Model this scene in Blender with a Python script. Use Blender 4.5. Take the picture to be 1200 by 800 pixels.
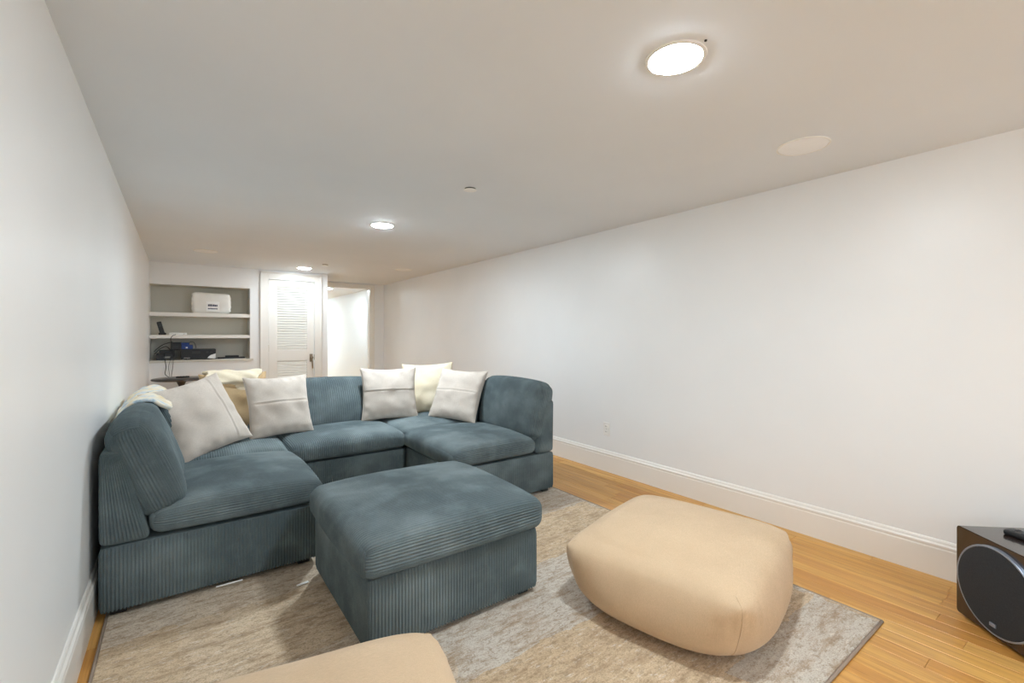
import bpy, bmesh, math, random
import numpy as np
from mathutils import Vector, Matrix, Euler
random.seed(7)
for o in list(bpy.data.objects): bpy.data.objects.remove(o)
SC = bpy.context.scene
COL = SC.collection

# ------------------------------------------------------------------ camera
F, PX, HY, CH = 533.0, 600.0, 393.0, 1.2386          # focal length in px, centre column, horizon row, eye height
YAW = math.atan(390.0/F); SN, CS = math.sin(YAW), math.cos(YAW)
cam = bpy.data.cameras.new('camera'); co = bpy.data.objects.new('camera', cam); COL.objects.link(co)
cam.sensor_width = 36; cam.lens = 36*F/1200; cam.clip_start = .02
cam.shift_y = -(400-HY)/1200
co.location = (0, 0, CH); co.rotation_euler = (math.pi/2, 0, -YAW)
SC.camera = co
# ------------------------------------------------------------------ world, exposure
DAY = 2.9                                           # overcast daylight for the unseen window added behind the camera
W = bpy.data.worlds.new('world'); SC.world = W; W.use_nodes = True
W.node_tree.nodes['Background'].inputs[0].default_value = (.78, .91, 1, 1)
W.node_tree.nodes['Background'].inputs[1].default_value = DAY
vs = SC.view_settings
vs.view_transform = 'Standard'; vs.look = 'None'; vs.gamma = 1; vs.use_curve_mapping = False
SC.cycles.max_bounces = 16; SC.cycles.diffuse_bounces = 12
vs.exposure = 0.42
LAMP = 275.0                                         # radiance of the recessed ceiling lamps
LAMP_COL = (.83, .93, 1)
LAMP_DAY = (.74, .90, 1)

# daylight enters by the window added to the unseen end wall; this portal only guides sampling
WX0, WX1, WZ0, WZ1 = .25, 2.75, .75, 1.95
pl_ = bpy.data.lights.new('added_window_portal', 'AREA'); pl_.shape = 'RECTANGLE'; pl_.size = WX1-WX0; pl_.size_y = WZ1-WZ0
pl_.cycles.is_portal = True
po = bpy.data.objects.new('added_window_portal', pl_); COL.objects.link(po)
po.location = ((WX0+WX1)/2, -2.95, (WZ0+WZ1)/2); po.rotation_euler = (math.pi/2, 0, 0)

# pixel helpers (a pixel gives a direction, the plane it meets gives the distance)
def ray(px):
    xc = (px-PX)/F
    return SN+xc*CS, CS-xc*SN
def ony(px, py, y):
    u = ray(px); t = y/u[1]
    return Vector((u[0]*t, y, CH-(py-HY)/F*t))
def onz(px, py, z):
    t = (CH-z)*F/(py-HY); u = ray(px)
    return Vector((u[0]*t, u[1]*t, z))

# ------------------------------------------------------------------ room numbers
XL, XR, H = -.312, 3.157, 2.2
YF, YN, YB, YO, YEND = -2.9, 7.5, 7.86, 8.46, 14.0   # front wall, shelf wall, niche back, passage wall, far wall

# ------------------------------------------------------------------ materials
MAT = {}
def srgb(r, g, b):
    f = lambda c: (c/255/12.92) if c/255 <= .04045 else ((c/255+.055)/1.055)**2.4
    return (f(r), f(g), f(b), 1)
class NT:
    def __init__(s, name):
        s.m = bpy.data.materials.new(name); s.m.use_nodes = True
        s.t = s.m.node_tree; s.b = s.t.nodes['Principled BSDF']; MAT[name] = s.m
    def n(s, typ, **kw):
        x = s.t.nodes.new(typ)
        for k, v in kw.items():
            if k in x.inputs: x.inputs[k].default_value = v
            else: setattr(x, k, v)
        return x
    def l(s, a, b): s.t.links.new(a, b)
    def coord(s, scale=(1, 1, 1), space='Object'):
        tc = s.n('ShaderNodeTexCoord'); mp = s.n('ShaderNodeMapping')
        mp.inputs['Scale'].default_value = scale
        s.l(tc.outputs[space], mp.inputs['Vector']); return mp.outputs[0]
    def noise(s, vec, scale, detail=3, rough=.5):
        x = s.n('ShaderNodeTexNoise'); x.inputs['Scale'].default_value = scale
        x.inputs['Detail'].default_value = detail; x.inputs['Roughness'].default_value = rough
        s.l(vec, x.inputs['Vector']); return x.outputs['Fac']
    def ramp(s, fac, stops):
        r = s.n('ShaderNodeValToRGB'); e = r.color_ramp.elements
        while len(e) < len(stops): e.new(.5)
        for i, (p, c) in enumerate(stops): e[i].position = p; e[i].color = c
        s.l(fac, r.inputs[0]); return r.outputs[0]
    def mix(s, fac, a, b, mode='MIX'):
        m = s.n('ShaderNodeMix', data_type='RGBA', blend_type=mode)
        for sock, v in ((0, fac), (6, a), (7, b)):
            if isinstance(v, bpy.types.NodeSocket): s.l(v, m.inputs[sock])
            else: m.inputs[sock].default_value = v
        return m.outputs[2]
    def bump(s, hgt, strength=.3, dist=.01):
        b = s.n('ShaderNodeBump'); b.inputs['Strength'].default_value = strength
        b.inputs['Distance'].default_value = dist
        s.l(hgt, b.inputs['Height']); s.l(b.outputs[0], s.b.inputs['Normal'])
    def set(s, **kw):
        for k, v in kw.items(): s.b.inputs[k.replace('_', ' ')].default_value = v
        return s

def plain(name, col, rough=.5, metal=0, vary=.06, scale=14, bump=.0, **kw):
    t = NT(name); v = t.coord(); f = t.noise(v, scale, 3)
    c2 = tuple(max(0, x*(1-vary)) for x in col[:3])+(1,)
    c3 = tuple(min(1, x*(1+vary)) for x in col[:3])+(1,)
    t.l(t.ramp(f, [(.3, c2), (.7, c3)]), t.b.inputs['Base Color'])
    t.set(Roughness=rough, Metallic=metal, **kw)
    if bump: t.bump(t.noise(v, scale*12, 2), bump, .002)
    return t.m

def paint(name, col, rough=.55, bump=.06):
    t = NT(name); v = t.coord(space='Object'); f = t.noise(v, 1.3, 3)
    a = tuple(x*.975 for x in col[:3])+(1,); b = tuple(min(1, x*1.015) for x in col[:3])+(1,)
    t.l(t.ramp(f, [(.3, a), (.7, b)]), t.b.inputs['Base Color']); t.set(Roughness=rough)
    t.bump(t.noise(v, 160, 2), bump, .002)
paint('wall_paint', srgb(240, 241, 241), .36)
paint('ceiling_paint', srgb(231, 236, 241), .7)
paint('trim_paint', srgb(238, 235, 229), .32, .02)
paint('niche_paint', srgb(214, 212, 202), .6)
paint('far_paint', srgb(236, 240, 242), .5)

def corduroy():
    t = NT('corduroy'); v = t.coord()
    f = t.noise(v, 2.3, 4, .55); f2 = t.noise(v, 8, 4, .6); f3 = t.noise(v, 260, 2, .6)
    c = t.ramp(f, [(.30, srgb(76, 87, 90)), (.5, srgb(91, 102, 105)), (.70, srgb(122, 133, 135))])
    c = t.mix(t.ramp(f2, [(.48, (0, 0, 0, 1)), (.75, (.4, .4, .4, 1))]), c, srgb(130, 144, 148))
    c = t.mix(.12, c, t.ramp(f3, [(.3, srgb(46, 58, 62)), (.7, srgb(126, 142, 146))]))
    t.l(c, t.b.inputs['Base Color'])
    t.set(Roughness=.85, Sheen_Weight=.2, Sheen_Roughness=.35, Specular_IOR_Level=.12)
    t.b.inputs['Sheen Tint'].default_value = srgb(185, 203, 208)
    t.bump(f3, .25, .002)
corduroy()

def linen(name, a, b, weave=520, sheen=.15):
    t = NT(name); v = t.coord()
    f = t.noise(v, 5, 4, .6)
    vx = t.coord((60, 900, 900)); vy = t.coord((900, 900, 60))
    n1 = t.noise(vx, 1, 2); n2 = t.noise(vy, 1, 2)
    w = t.mix(.5, n1, n2)
    c = t.ramp(f, [(.3, a), (.7, b)])
    dk = tuple(x*.72 for x in a[:3])+(1,)
    c = t.mix(t.ramp(w, [(.38, (.6, .6, .6, 1)), (.60, (0, 0, 0, 1))]), c, dk)
    t.l(c, t.b.inputs['Base Color'])
    t.set(Roughness=.9, Sheen_Weight=sheen, Specular_IOR_Level=.12)
    t.bump(w, .35, .002)
linen('linen_grey', srgb(198, 187, 176), srgb(214, 205, 195))
linen('linen_beige', srgb(204, 177, 145), srgb(216, 190, 158))
linen('sherpa_cream', srgb(236, 222, 194), srgb(245, 234, 210))
linen('tan_suede', srgb(196, 168, 128), srgb(208, 181, 142))

def throw_mat():
    t = NT('throw_weave'); v = t.coord((1, 1, 1))
    n = t.noise(t.coord((3, 9, 5)), 1.6, 3, .6)
    c = t.ramp(n, [(.28, srgb(96, 128, 152)), (.40, srgb(196, 212, 222)), (.50, srgb(236, 228, 208)), (.66, srgb(222, 202, 152))])
    t.l(c, t.b.inputs['Base Color']); t.set(Roughness=.95, Sheen_Weight=.2)
    t.bump(t.noise(v, 220, 2), .4, .004)
throw_mat()

def oak():
    t = NT('oak_plank')
    tc = t.n('ShaderNodeTexCoord'); oi = t.n('ShaderNodeObjectInfo')
    off = t.n('ShaderNodeVectorMath', operation='SCALE'); off.inputs['Scale'].default_value = 1
    cmb = t.n('ShaderNodeCombineXYZ')
    mul = t.n('ShaderNodeMath', operation='MULTIPLY'); mul.inputs[1].default_value = 37.0
    t.l(oi.outputs['Random'], mul.inputs[0])
    for k in range(3): t.l(mul.outputs[0], cmb.inputs[k])
    add = t.n('ShaderNodeVectorMath', operation='ADD')
    t.l(tc.outputs['Object'], add.inputs[0]); t.l(cmb.outputs[0], add.inputs[1])
    mp = t.n('ShaderNodeMapping'); mp.inputs['Scale'].default_value = (28, 1.1, 28); t.l(add.outputs[0], mp.inputs[0])
    g = t.noise(mp.outputs[0], 1.5, 6, .62)
    mp2 = t.n('ShaderNodeMapping'); mp2.inputs['Scale'].default_value = (120, 4, 120); t.l(add.outputs[0], mp2.inputs[0])
    g2 = t.noise(mp2.outputs[0], 1, 3, .7)
    base = t.ramp(oi.outputs['Random'], [(0, srgb(204, 146, 72)), (.35, srgb(218, 166, 88)), (.7, srgb(226, 178, 102)), (1, srgb(208, 150, 76))])
    c = t.mix(t.ramp(g, [(.40, (.55, .55, .55, 1)), (.62, (0, 0, 0, 1))]), base, srgb(172, 116, 56))
    c = t.mix(t.ramp(g2, [(.28, (.45, .45, .45, 1)), (.42, (0, 0, 0, 1))]), c, srgb(140, 88, 40))
    t.l(c, t.b.inputs['Base Color']); t.set(Roughness=.34, Specular_IOR_Level=.4)
    t.bump(g2, .05, .001)
oak()

def rug_mat():
    t = NT('rug_pile')
    # worn patchwork: rectangular fields with ragged borders
    tc = t.n('ShaderNodeTexCoord')
    wv = t.n('ShaderNodeTexNoise'); wv.inputs['Scale'].default_value = 9; wv.inputs['Detail'].default_value = 4; t.l(tc.outputs['Object'], wv.inputs['Vector'])
    sub = t.n('ShaderNodeVectorMath', operation='SUBTRACT'); sub.inputs[1].default_value = (.5, .5, .5); t.l(wv.outputs['Color'], sub.inputs[0])
    sc = t.n('ShaderNodeVectorMath', operation='MULTIPLY'); sc.inputs[1].default_value = (.16, .10, 0); t.l(sub.outputs[0], sc.inputs[0])
    ad = t.n('ShaderNodeVectorMath', operation='ADD'); t.l(tc.outputs['Object'], ad.inputs[0]); t.l(sc.outputs[0], ad.inputs[1])
    mp = t.n('ShaderNodeVectorMath', operation='MULTIPLY'); mp.inputs[1].default_value = (1.25, 2.0, 1); t.l(ad.outputs[0], mp.inputs[0])
    of = t.n('ShaderNodeVectorMath', operation='ADD'); of.inputs[1].default_value = (.35, .15, 7); t.l(mp.outputs[0], of.inputs[0])
    fl_ = t.n('ShaderNodeVectorMath', operation='FLOOR'); t.l(of.outputs[0], fl_.inputs[0])
    wn = t.n('ShaderNodeTexWhiteNoise', noise_dimensions='2D'); t.l(fl_.outputs[0], wn.inputs['Vector'])
    streak = t.noise(t.coord((2.2, 9, 1)), 2.4, 6, .72)
    mid = t.noise(t.coord((6, 17, 1)), 3.0, 6, .75)
    fine = t.noise(t.coord((1, 1, 1)), 170, 2, .7)
    spk = t.noise(t.coord((1, 1.6, 1)), 42, 4, .75)
    c = t.ramp(wn.outputs['Value'], [(0, srgb(204, 197, 186)), (.3, srgb(216, 208, 196)), (.5, srgb(214, 192, 162)), (.75, srgb(204, 180, 148)), (1, srgb(196, 186, 172))])
    c = t.mix(t.ramp(streak, [(.46, (0, 0, 0, 1)), (.64, (.8, .8, .8, 1))]), c, srgb(164, 138, 110))
    c = t.mix(t.ramp(mid, [(.54, (0, 0, 0, 1)), (.68, (.75, .75, .75, 1))]), c, srgb(228, 221, 209))
    c = t.mix(t.ramp(mid, [(.32, (.55, .55, .55, 1)), (.42, (0, 0, 0, 1))]), c, srgb(150, 126, 100))
    c = t.mix(t.ramp(fine, [(.36, (.42, .42, .42, 1)), (.52, (0, 0, 0, 1))]), c, srgb(140, 121, 98))
    c = t.mix(t.ramp(spk, [(.36, (.6, .6, .6, 1)), (.50, (0, 0, 0, 1))]), c, srgb(138, 114, 88))
    t.l(c, t.b.inputs['Base Color']); t.set(Roughness=1, Specular_IOR_Level=.05, Sheen_Weight=.15)
    t.bump(fine, .6, .005)
rug_mat()
plain('rug_binding', srgb(150, 134, 120), .95, bump=.3)

def veneer():
    t = NT('dark_veneer'); g = t.noise(t.coord((30, 30, 2.5)), 1.4, 5, .6)
    t.l(t.ramp(g, [(.3, srgb(32, 24, 22)), (.7, srgb(56, 42, 37))]), t.b.inputs['Base Color'])
    t.set(Roughness=.16, Coat_Weight=.6, Coat_Roughness=.06)
veneer()
plain('grille_cloth', srgb(40, 43, 47), .9, vary=.25, scale=220, bump=.3)
plain('grille_ring', srgb(150, 160, 176), .3, .5)
plain('black_plastic', srgb(22, 22, 24), .4)
plain('dark_plastic', srgb(44, 45, 48), .45)
plain('black_rubber', srgb(16, 16, 17), .7)
plain('steel', srgb(170, 160, 148), .3, .9)
plain('bronze', srgb(150, 134, 114), .35, .8)
plain('white_plastic', srgb(240, 239, 235), .4, vary=.01)
plain('grille_white', srgb(250, 252, 254), .6, vary=.01)
plain('blue_plastic', srgb(40, 74, 150), .4)
plain('navy_print', srgb(44, 56, 92), .6)
plain('tabletop_dark', srgb(66, 58, 52), .3, vary=.15)
plain('pack_film', srgb(238, 236, 230), .25, vary=.03, scale=9)
plain('paper', srgb(246, 246, 244), .8, vary=.01)
plain('shadow_gap', srgb(60, 58, 56), .8)
plain('plate_grey', srgb(150, 150, 146), .5)

def glow(name, col, st):
    t = NT(name); t.set(Roughness=.4)
    t.b.inputs['Base Color'].default_value = (.9, .9, .9, 1)
    v = t.noise(t.coord(), 3, 1)
    t.b.inputs['Emission Color'].default_value = tuple(col)+(1,)
    t.b.inputs['Emission Strength'].default_value = st
glow('lamp_lens', LAMP_COL, LAMP)
glow('lamp_lens_low', LAMP_COL, LAMP*.55)
glow('lamp_lens_day', LAMP_DAY, LAMP*.6)
glow('added_lens_day_far', LAMP_DAY, LAMP*1.9)
glow('lamp_lens_mid', LAMP_COL, LAMP*1.6)

# ------------------------------------------------------------------ mesh helpers
def link(name, me, mat=None, parent=None, loc=None):
    o = bpy.data.objects.new(name, me); COL.objects.link(o)
    if mat and me and not me.materials: me.materials.append(MAT[mat])
    if parent: o.parent = parent
    if loc is not None: o.location = loc
    return o
def from_bm(name, bm, mat, parent=None, smooth=False, loc=None):
    me = bpy.data.meshes.new(name); bm.to_mesh(me); bm.free()
    if smooth: me.shade_smooth()
    return link(name, me, mat, parent, loc)
def bm_box(bm, a, b, bev=0, seg=1, M=None):
    c = [(x+y)/2 for x, y in zip(a, b)]; s = [abs(y-x) for x, y in zip(a, b)]
    m = Matrix.Translation(c) @ Matrix.Diagonal((*s, 1))
    if M: m = M @ m
    vs_ = bmesh.ops.create_cube(bm, size=1, matrix=m)['verts']
    if bev:
        es = list({e for v in vs_ for e in v.link_edges})
        bmesh.ops.bevel(bm, geom=es, offset=bev, segments=seg, affect='EDGES', profile=.5)
def box(name, a, b, mat, parent=None, bev=0, seg=2, M=None, smooth=False, loc=None):
    bm = bmesh.new(); bm_box(bm, a, b, bev, seg, M); return from_bm(name, bm, mat, parent, smooth, loc)
def boxes(name, lst, mat, parent=None, bev=0):
    bm = bmesh.new()
    for a, b in lst: bm_box(bm, a, b, bev)
    return from_bm(name, bm, mat, parent)
def lathe(name, prof, mat, parent=None, seg=48, loc=None, M=None, smooth=True):
    vs_, fs = [], []
    for r, z in prof:
        for k in range(seg):
            a = 2*math.pi*k/seg; vs_.append((r*math.cos(a), r*math.sin(a), z))
    for i in range(len(prof)-1):
        for k in range(seg):
            k2 = (k+1) % seg
            fs.append((i*seg+k, i*seg+k2, (i+1)*seg+k2, (i+1)*seg+k))
    fs.append(tuple(range(seg))[::-1]); fs.append(tuple((len(prof)-1)*seg+k for k in range(seg)))
    me = bpy.data.meshes.new(name); me.from_pydata(vs_, [], fs)
    if M: me.transform(M)
    bm = bmesh.new(); bm.from_mesh(me); bmesh.ops.recalc_face_normals(bm, faces=bm.faces); bm.to_mesh(me); bm.free()
    if smooth: me.shade_smooth(); me.set_sharp_from_angle(angle=math.radians(35))
    return link(name, me, mat, parent, loc)
def tube(name, pts, r, mat, parent=None, seg=8, sub=6, loc=None):
    P_ = [Vector(p) for p in pts]; Q = []
    for i in range(len(P_)-1):
        p0, p1, p2, p3 = P_[max(i-1, 0)], P_[i], P_[i+1], P_[min(i+2, len(P_)-1)]
        for k in range(sub):
            t = k/sub
            Q.append(.5*((2*p1)+(p2-p0)*t+(2*p0-5*p1+4*p2-p3)*t*t+(3*p1-p0-3*p2+p3)*t**3))
    Q.append(P_[-1]); vs_, fs = [], []
    up = Vector((.13, .29, 1)).normalized()
    for i, q in enumerate(Q):
        d = (Q[min(i+1, len(Q)-1)]-Q[max(i-1, 0)]).normalized()
        s = d.cross(up); s = s.normalized() if s.length > 1e-4 else Vector((1, 0, 0)); u = s.cross(d)
        for k in range(seg):
            a = 2*math.pi*k/seg; vs_.append(q+r*(math.cos(a)*s+math.sin(a)*u))
    for i in range(len(Q)-1):
        for k in range(seg):
            k2 = (k+1) % seg; fs.append((i*seg+k, i*seg+k2, (i+1)*seg+k2, (i+1)*seg+k))
    fs.append(tuple(range(seg))[::-1]); fs.append(tuple((len(Q)-1)*seg+k for k in range(seg)))
    me = bpy.data.meshes.new(name); me.from_pydata([tuple(v) for v in vs_], [], fs); me.shade_smooth()
    return link(name, me, mat, parent, loc)
def prism(name, prof, p0, p1, out, mat, parent=None):
    """extrude a (out, z) profile along p0 -> p1"""
    n = len(prof); vs_ = []
    for p in (p0, p1):
        for o_, z in prof: vs_.append((p[0]+out[0]*o_, p[1]+out[1]*o_, z))
    fs = [(k, (k+1) % n, n+(k+1) % n, n+k) for k in range(n)]+[tuple(range(n))[::-1], tuple(range(n, 2*n))]
    me = bpy.data.meshes.new(name); me.from_pydata(vs_, [], fs)
    bm = bmesh.new(); bm.from_mesh(me); bmesh.ops.recalc_face_normals(bm, faces=bm.faces); bm.to_mesh(me); bm.free()
    return link(name, me, mat, parent)
def thing(name, label, cat, loc=(0, 0, 0), rz=0, group=None):
    o = bpy.data.objects.new(name, None); COL.objects.link(o); o.empty_display_size = .1
    o.location = loc; o.rotation_euler = (0, 0, rz); tag(o, label, cat, group); return o
def tag(o, label=None, cat=None, group=None, kind=None):
    for k, v in (('label', label), ('category', cat), ('group', group), ('kind', kind)):
        if v: o[k] = v
    return o
def struct(o, label=None, cat=None): return tag(o, label, cat, kind='structure')

def wob(p, k, ph):
    """cheap smooth lumps, range about -1..1"""
    return (np.sin(p[:, 0]*k+1.3*np.sin(p[:, 1]*k*.8+ph)+ph)+np.sin(p[:, 1]*k*1.2+1.1*np.sin(p[:, 2]*k+2*ph)+.7)
            + np.sin((p[:, 0]+p[:, 2])*k*.9+1.9*ph))/3

def soft_box(name, size, r, order, mat, parent=None, pitch=.0135, amp=.0078, na=26, deform=None, cap_ribs=True, spr=6, flat=1.0, loc=None, rot=None):
    """Rounded upholstered block. size = (A, B, C): ribs run along A and wrap round the B/C sleeve.
    order maps (A, B, C) to axes, e.g. 'xyz' means A is x."""
    a, b, c = [s/2 for s in size]
    nb, nc = max(2, round(2*b/pitch)), max(1, round(2*c/pitch))
    ribs = amp > 0
    SB, SC_ = (nb*spr, nc*spr) if ribs else (max(8, int(2*b/.02)), max(4, int(2*c/.02)))
    if not ribs: nb = nc = 1
    # more rings near both ends of A, where the block is rounded
    ta = np.linspace(-1, 1, na+1); ta = np.sign(ta)*(1-(1-np.abs(ta))**1.35)
    FRAC = [0, .10, .24, .5, .76, .90]
    st = lambda k: (k//spr+FRAC[k % spr]) if ribs else k/SB
    sb = [st(k)/nb if ribs else k/SB for k in range(SB)]; sc_ = [st(k)/nc if ribs else k/SC_ for k in range(SC_)]
    per = []
    for t in sb: per.append((-1+2*t, 1, t*nb))
    for t in sc_: per.append((1, 1-2*t, t*nc))
    for t in sb: per.append((1-2*t, -1, t*nb))
    for t in sc_: per.append((-1, -1+2*t, t*nc))
    per = np.array(per); L = len(per)
    cube = np.concatenate([np.repeat(ta, L)[:, None], np.tile(per[:, :2], (na+1, 1))], 1)
    rv = np.tile(per[:, 2], na+1)
    quads = []
    i = np.arange(na)[:, None]; k = np.arange(L)[None, :]; k2 = (k+1) % L
    quads.append(np.stack([i*L+k, i*L+k2, (i+1)*L+k2, (i+1)*L+k], -1).reshape(-1, 4))
    n0 = (na+1)*L; CN = 10
    tb = np.array([-1+2*t for t in sb]+[1.0]); tcc = np.linspace(-1, 1, CN+1)
    for sgn in (-1, 1):
        g = np.array([(sgn, x, y) for y in tcc for x in tb])
        cube = np.concatenate([cube, g]); rvc = np.tile(np.array([t*nb for t in sb]+[nb]), CN+1)
        rv = np.concatenate([rv, rvc if cap_ribs else np.zeros(len(g))])
        jj = np.arange(CN)[:, None]; kk = np.arange(SB)[None, :]
        q = np.stack([n0+jj*(SB+1)+kk, n0+jj*(SB+1)+kk+1, n0+(jj+1)*(SB+1)+kk+1, n0+(jj+1)*(SB+1)+kk], -1).reshape(-1, 4)
        quads.append(q[:, ::-1] if sgn < 0 else q); n0 += len(g)
    dims = np.array([a, b, c]); P_ = cube*dims; inner = np.clip(P_, -(dims-r), dims-r)
    d = P_-inner; n = d/np.maximum(np.linalg.norm(d, axis=1, keepdims=True), 1e-9)
    pos = inner+r*n
    if ribs:
        fr = rv-np.floor(rv+1e-6); e_ = np.clip((np.abs(fr-.5))/.385, 0, 1); hgt = np.sqrt(np.clip(1-e_**2, 0, 1))
        # the pile is crushed flat where people sit, and in brushed patches
        crush = 1-(1-flat)*np.clip(n[:, 2], 0, 1)**2
        crush = crush*(.62+.38*np.clip(.5+1.2*wob(pos+.37*a, 7, 2.1+b), 0, 1))
        pos = pos+n*((hgt-1)*amp*crush)[:, None]
    if deform: pos = deform(pos, cube, dims)
    idx = ['xyz'.index(ch) for ch in order]; out = np.zeros_like(pos)
    for s_, ax in enumerate(idx): out[:, ax] = pos[:, s_]
    par = {'xyz': 1, 'yzx': 1, 'zxy': 1}.get(order, -1)
    Fq = np.concatenate(quads)
    if par < 0: Fq = Fq[:, ::-1]
    me = bpy.data.meshes.new(name); nv, nf = len(out), len(Fq)
    me.vertices.add(nv); me.vertices.foreach_set('co', out.astype(np.float32).ravel())
    me.loops.add(nf*4); me.loops.foreach_set('vertex_index', Fq.astype(np.int32).ravel())
    me.polygons.add(nf); me.polygons.foreach_set('loop_start', np.arange(0, nf*4, 4, dtype=np.int32))
    me.update(calc_edges=True); me.validate(); me.shade_smooth()
    # outward orientation check on one sleeve face
    f0 = me.polygons[SB//2]; 
    if f0.normal.dot(f0.center) < 0: me.flip_normals()
    o = link(name, me, mat, parent, loc)
    if rot: o.rotation_euler = rot
    return o

# ================================================================== STRUCTURE
# floor: a sub-floor slab; oak planks are parts of it
floor = struct(box('floor', (XL-.1, YF-.1, -.06), (XR+.1, YEND, -.012), 'oak_plank'), 'honey oak strip floor running the length of the room')
PW = .083
plank_mesh = {}
def plank_me(Lc):
    if Lc not in plank_mesh:
        bm = bmesh.new(); bm_box(bm, (0, .0004, -.012), (PW-.0007, Lc-.0004, 0), .0012, 1)
        me = bpy.data.meshes.new('plank'); bm.to_mesh(me); bm.free(); me.materials.append(MAT['oak_plank']); plank_mesh[Lc] = me
    return plank_mesh[Lc]
rest = bmesh.new(); nrow = int((XR-XL)/PW)+1; rr = random.Random(3)
for i in range(nrow):
    x0 = XR-(i+1)*PW
    y = YF-rr.random()*.8
    while y < YEND:
        Lc = rr.choice((.55, .7, .85, 1.0, 1.2, 1.4))
        y1 = y+Lc
        seen = (x0 > 2.3 and y1 > -.3 and y < 3.9) or (x0 < -.2 and y1 > 1.4 and y < 2.8) or (x0 > 1.8 and y < .7 and y1 > -.2)
        if seen: link('plank', plank_me(Lc), None, floor, (x0, y, 0))
        else: bm_box(rest, (x0, y+.0004, -.012), (x0+PW-.0007, min(y1, YEND)-.0004, 0))
        y = y1
tag(from_bm('plank_field', rest, 'oak_plank', floor), kind='stuff')

struct(box('wall_left', (XL-.1, YF-.1, 0), (XL, YB+.1, H), 'wall_paint'), 'long white painted wall beside the sofa')
struct(box('wall_right', (XR, YF-.1, 0), (XR+.1, YO+.12, H), 'wall_paint'), 'long bare white wall with an outlet')
struct(boxes('wall_front', [((XL, YF-.1, 0), (WX0, YF, H)), ((WX1, YF-.1, 0), (XR, YF, H)), ((WX0, YF-.1, 0), (WX1, YF, WZ0)), ((WX0, YF-.1, WZ1), (WX1, YF, H))], 'wall_paint'), 'white end wall with an added window')
added_win = struct(boxes('added_window_1', [((WX0-.07, YF, WZ0-.07), (WX0, YF+.018, WZ1+.07)), ((WX1, YF, WZ0-.07), (WX1+.07, YF+.018, WZ1+.07)), ((WX0, YF, WZ1), (WX1, YF+.018, WZ1+.07)), ((WX0, YF, WZ0-.07), (WX1, YF+.03, WZ0))], 'trim_paint'), 'wide unseen window added in the end wall')  # unseen window, added to help light the room
wm = (WX0+WX1)/2
boxes('sash', [((WX0, YF-.06, WZ0), (WX1, YF-.03, WZ0+.04)), ((WX0, YF-.06, WZ1-.04), (WX1, YF-.03, WZ1)), ((wm-.025, YF-.06, WZ0), (wm+.025, YF-.03, WZ1)),
      ((WX0, YF-.06, WZ0), (WX0+.04, YF-.03, WZ1)), ((WX1-.04, YF-.06, WZ0), (WX1, YF-.03, WZ1))], 'trim_paint', added_win)
struct(box('ceiling', (XL-.1, YF-.1, H), (XR+.1, YO+.12, H+.1), 'ceiling_paint'), 'flat white ceiling with recessed lamps')
NX1, NZ0, NZ1 = .822, .91, 1.913       # niche
DX0, DX1, DZ = 1.062, 1.686, 2.06      # louvred door
CX = 1.888                             # closet corner
wb = struct(boxes('wall_back', [
    ((XL, YN, NZ1), (NX1, YN+.06, H)), ((XL, YN, 0), (NX1, YN+.06, NZ0)), ((NX1, YN, 0), (DX0-.012, YN+.12, H)),
    ((DX0-.012, YN, DZ+.012), (DX1+.012, YN+.12, H)), ((DX1+.012, YN, 0), (CX, YN+.12, H))], 'wall_paint'), 'white end wall with a shelf niche and louvred door')
boxes('niche_lining', [((XL, YB, NZ0-.03), (NX1+.06, YB+.04, NZ1+.03)), ((NX1, YN+.06, NZ0), (NX1+.04, YB, NZ1)),
      ((XL, YN+.06, NZ1), (NX1+.04, YB, NZ1+.03)), ((XL, YN-.012, NZ0-.03), (NX1+.04, YB, NZ0))], 'niche_paint', wb)
for z0, z1 in ((1.494, 1.545), (1.2, 1.246)):
    box('shelf', (XL, YN+.012, z0), (NX1-.001, YB-.001, z1), 'trim_paint', wb, .003, 1)
struct(box('wall_closet', (CX-.1, YN+.12, 0), (CX, YO, H), 'wall_paint'), 'side wall of the closet')
# dark closet behind the louvres is closed off by its own back
struct(box('wall_closet_back', (NX1+.05, YO-.05, 0), (CX-.1, YO, H), 'wall_paint'), 'back of the closet')
OX0, OX1, OZ = 2.10, 2.896, 2.115
struct(boxes('wall_passage', [((CX-.1, YO, 0), (OX0, YO+.12, H)), ((OX1, YO, 0), (XR, YO+.12, H)), ((OX0, YO, OZ), (OX1, YO+.12, H))], 'wall_paint'), 'white wall pierced by the passage opening')
# rooms beyond the opening
struct(boxes('wall_beyond', [((XR+.02, YO+.12, 0), (XR+.12, YEND, H)), ((XL, YEND, 0), (XR+.12, YEND+.1, H)),
       ((.6, YO+.12, 0), (.7, YEND, H))], 'far_paint'), 'bright walls of the room beyond the opening')
struct(box('ceiling_beyond', (.6, YO+.12, H), (XR+.12, YEND+.1, H+.1), 'ceiling_paint'), 'ceiling of the room beyond')

# baseboards with a moulded cap
BP = [(0, 0), (.017, 0), (.017, .142), (.0145, .150), (.0165, .156), (.0165, .164), (.010, .172), (.008, .181), (.004, .188), (0, .190)]
struct(prism('baseboard_right', BP, (XR, YF), (XR, YO), (-1, 0), 'trim_paint'), 'tall white baseboard with stepped cap below the bare wall')
struct(prism('baseboard_left', BP, (XL, YF), (XL, YN), (1, 0), 'trim_paint'), 'tall white baseboard with stepped cap beside the sofa')
struct(prism('baseboard_back', BP, (XL+.02, YN), (.93, YN), (0, -1), 'trim_paint'), 'white baseboard below the shelf niche')
struct(prism('baseboard_beyond', BP, (XR+.02, YO+.13), (XR+.02, YEND), (-1, 0), 'trim_paint'), 'white baseboard in the room beyond')

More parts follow.
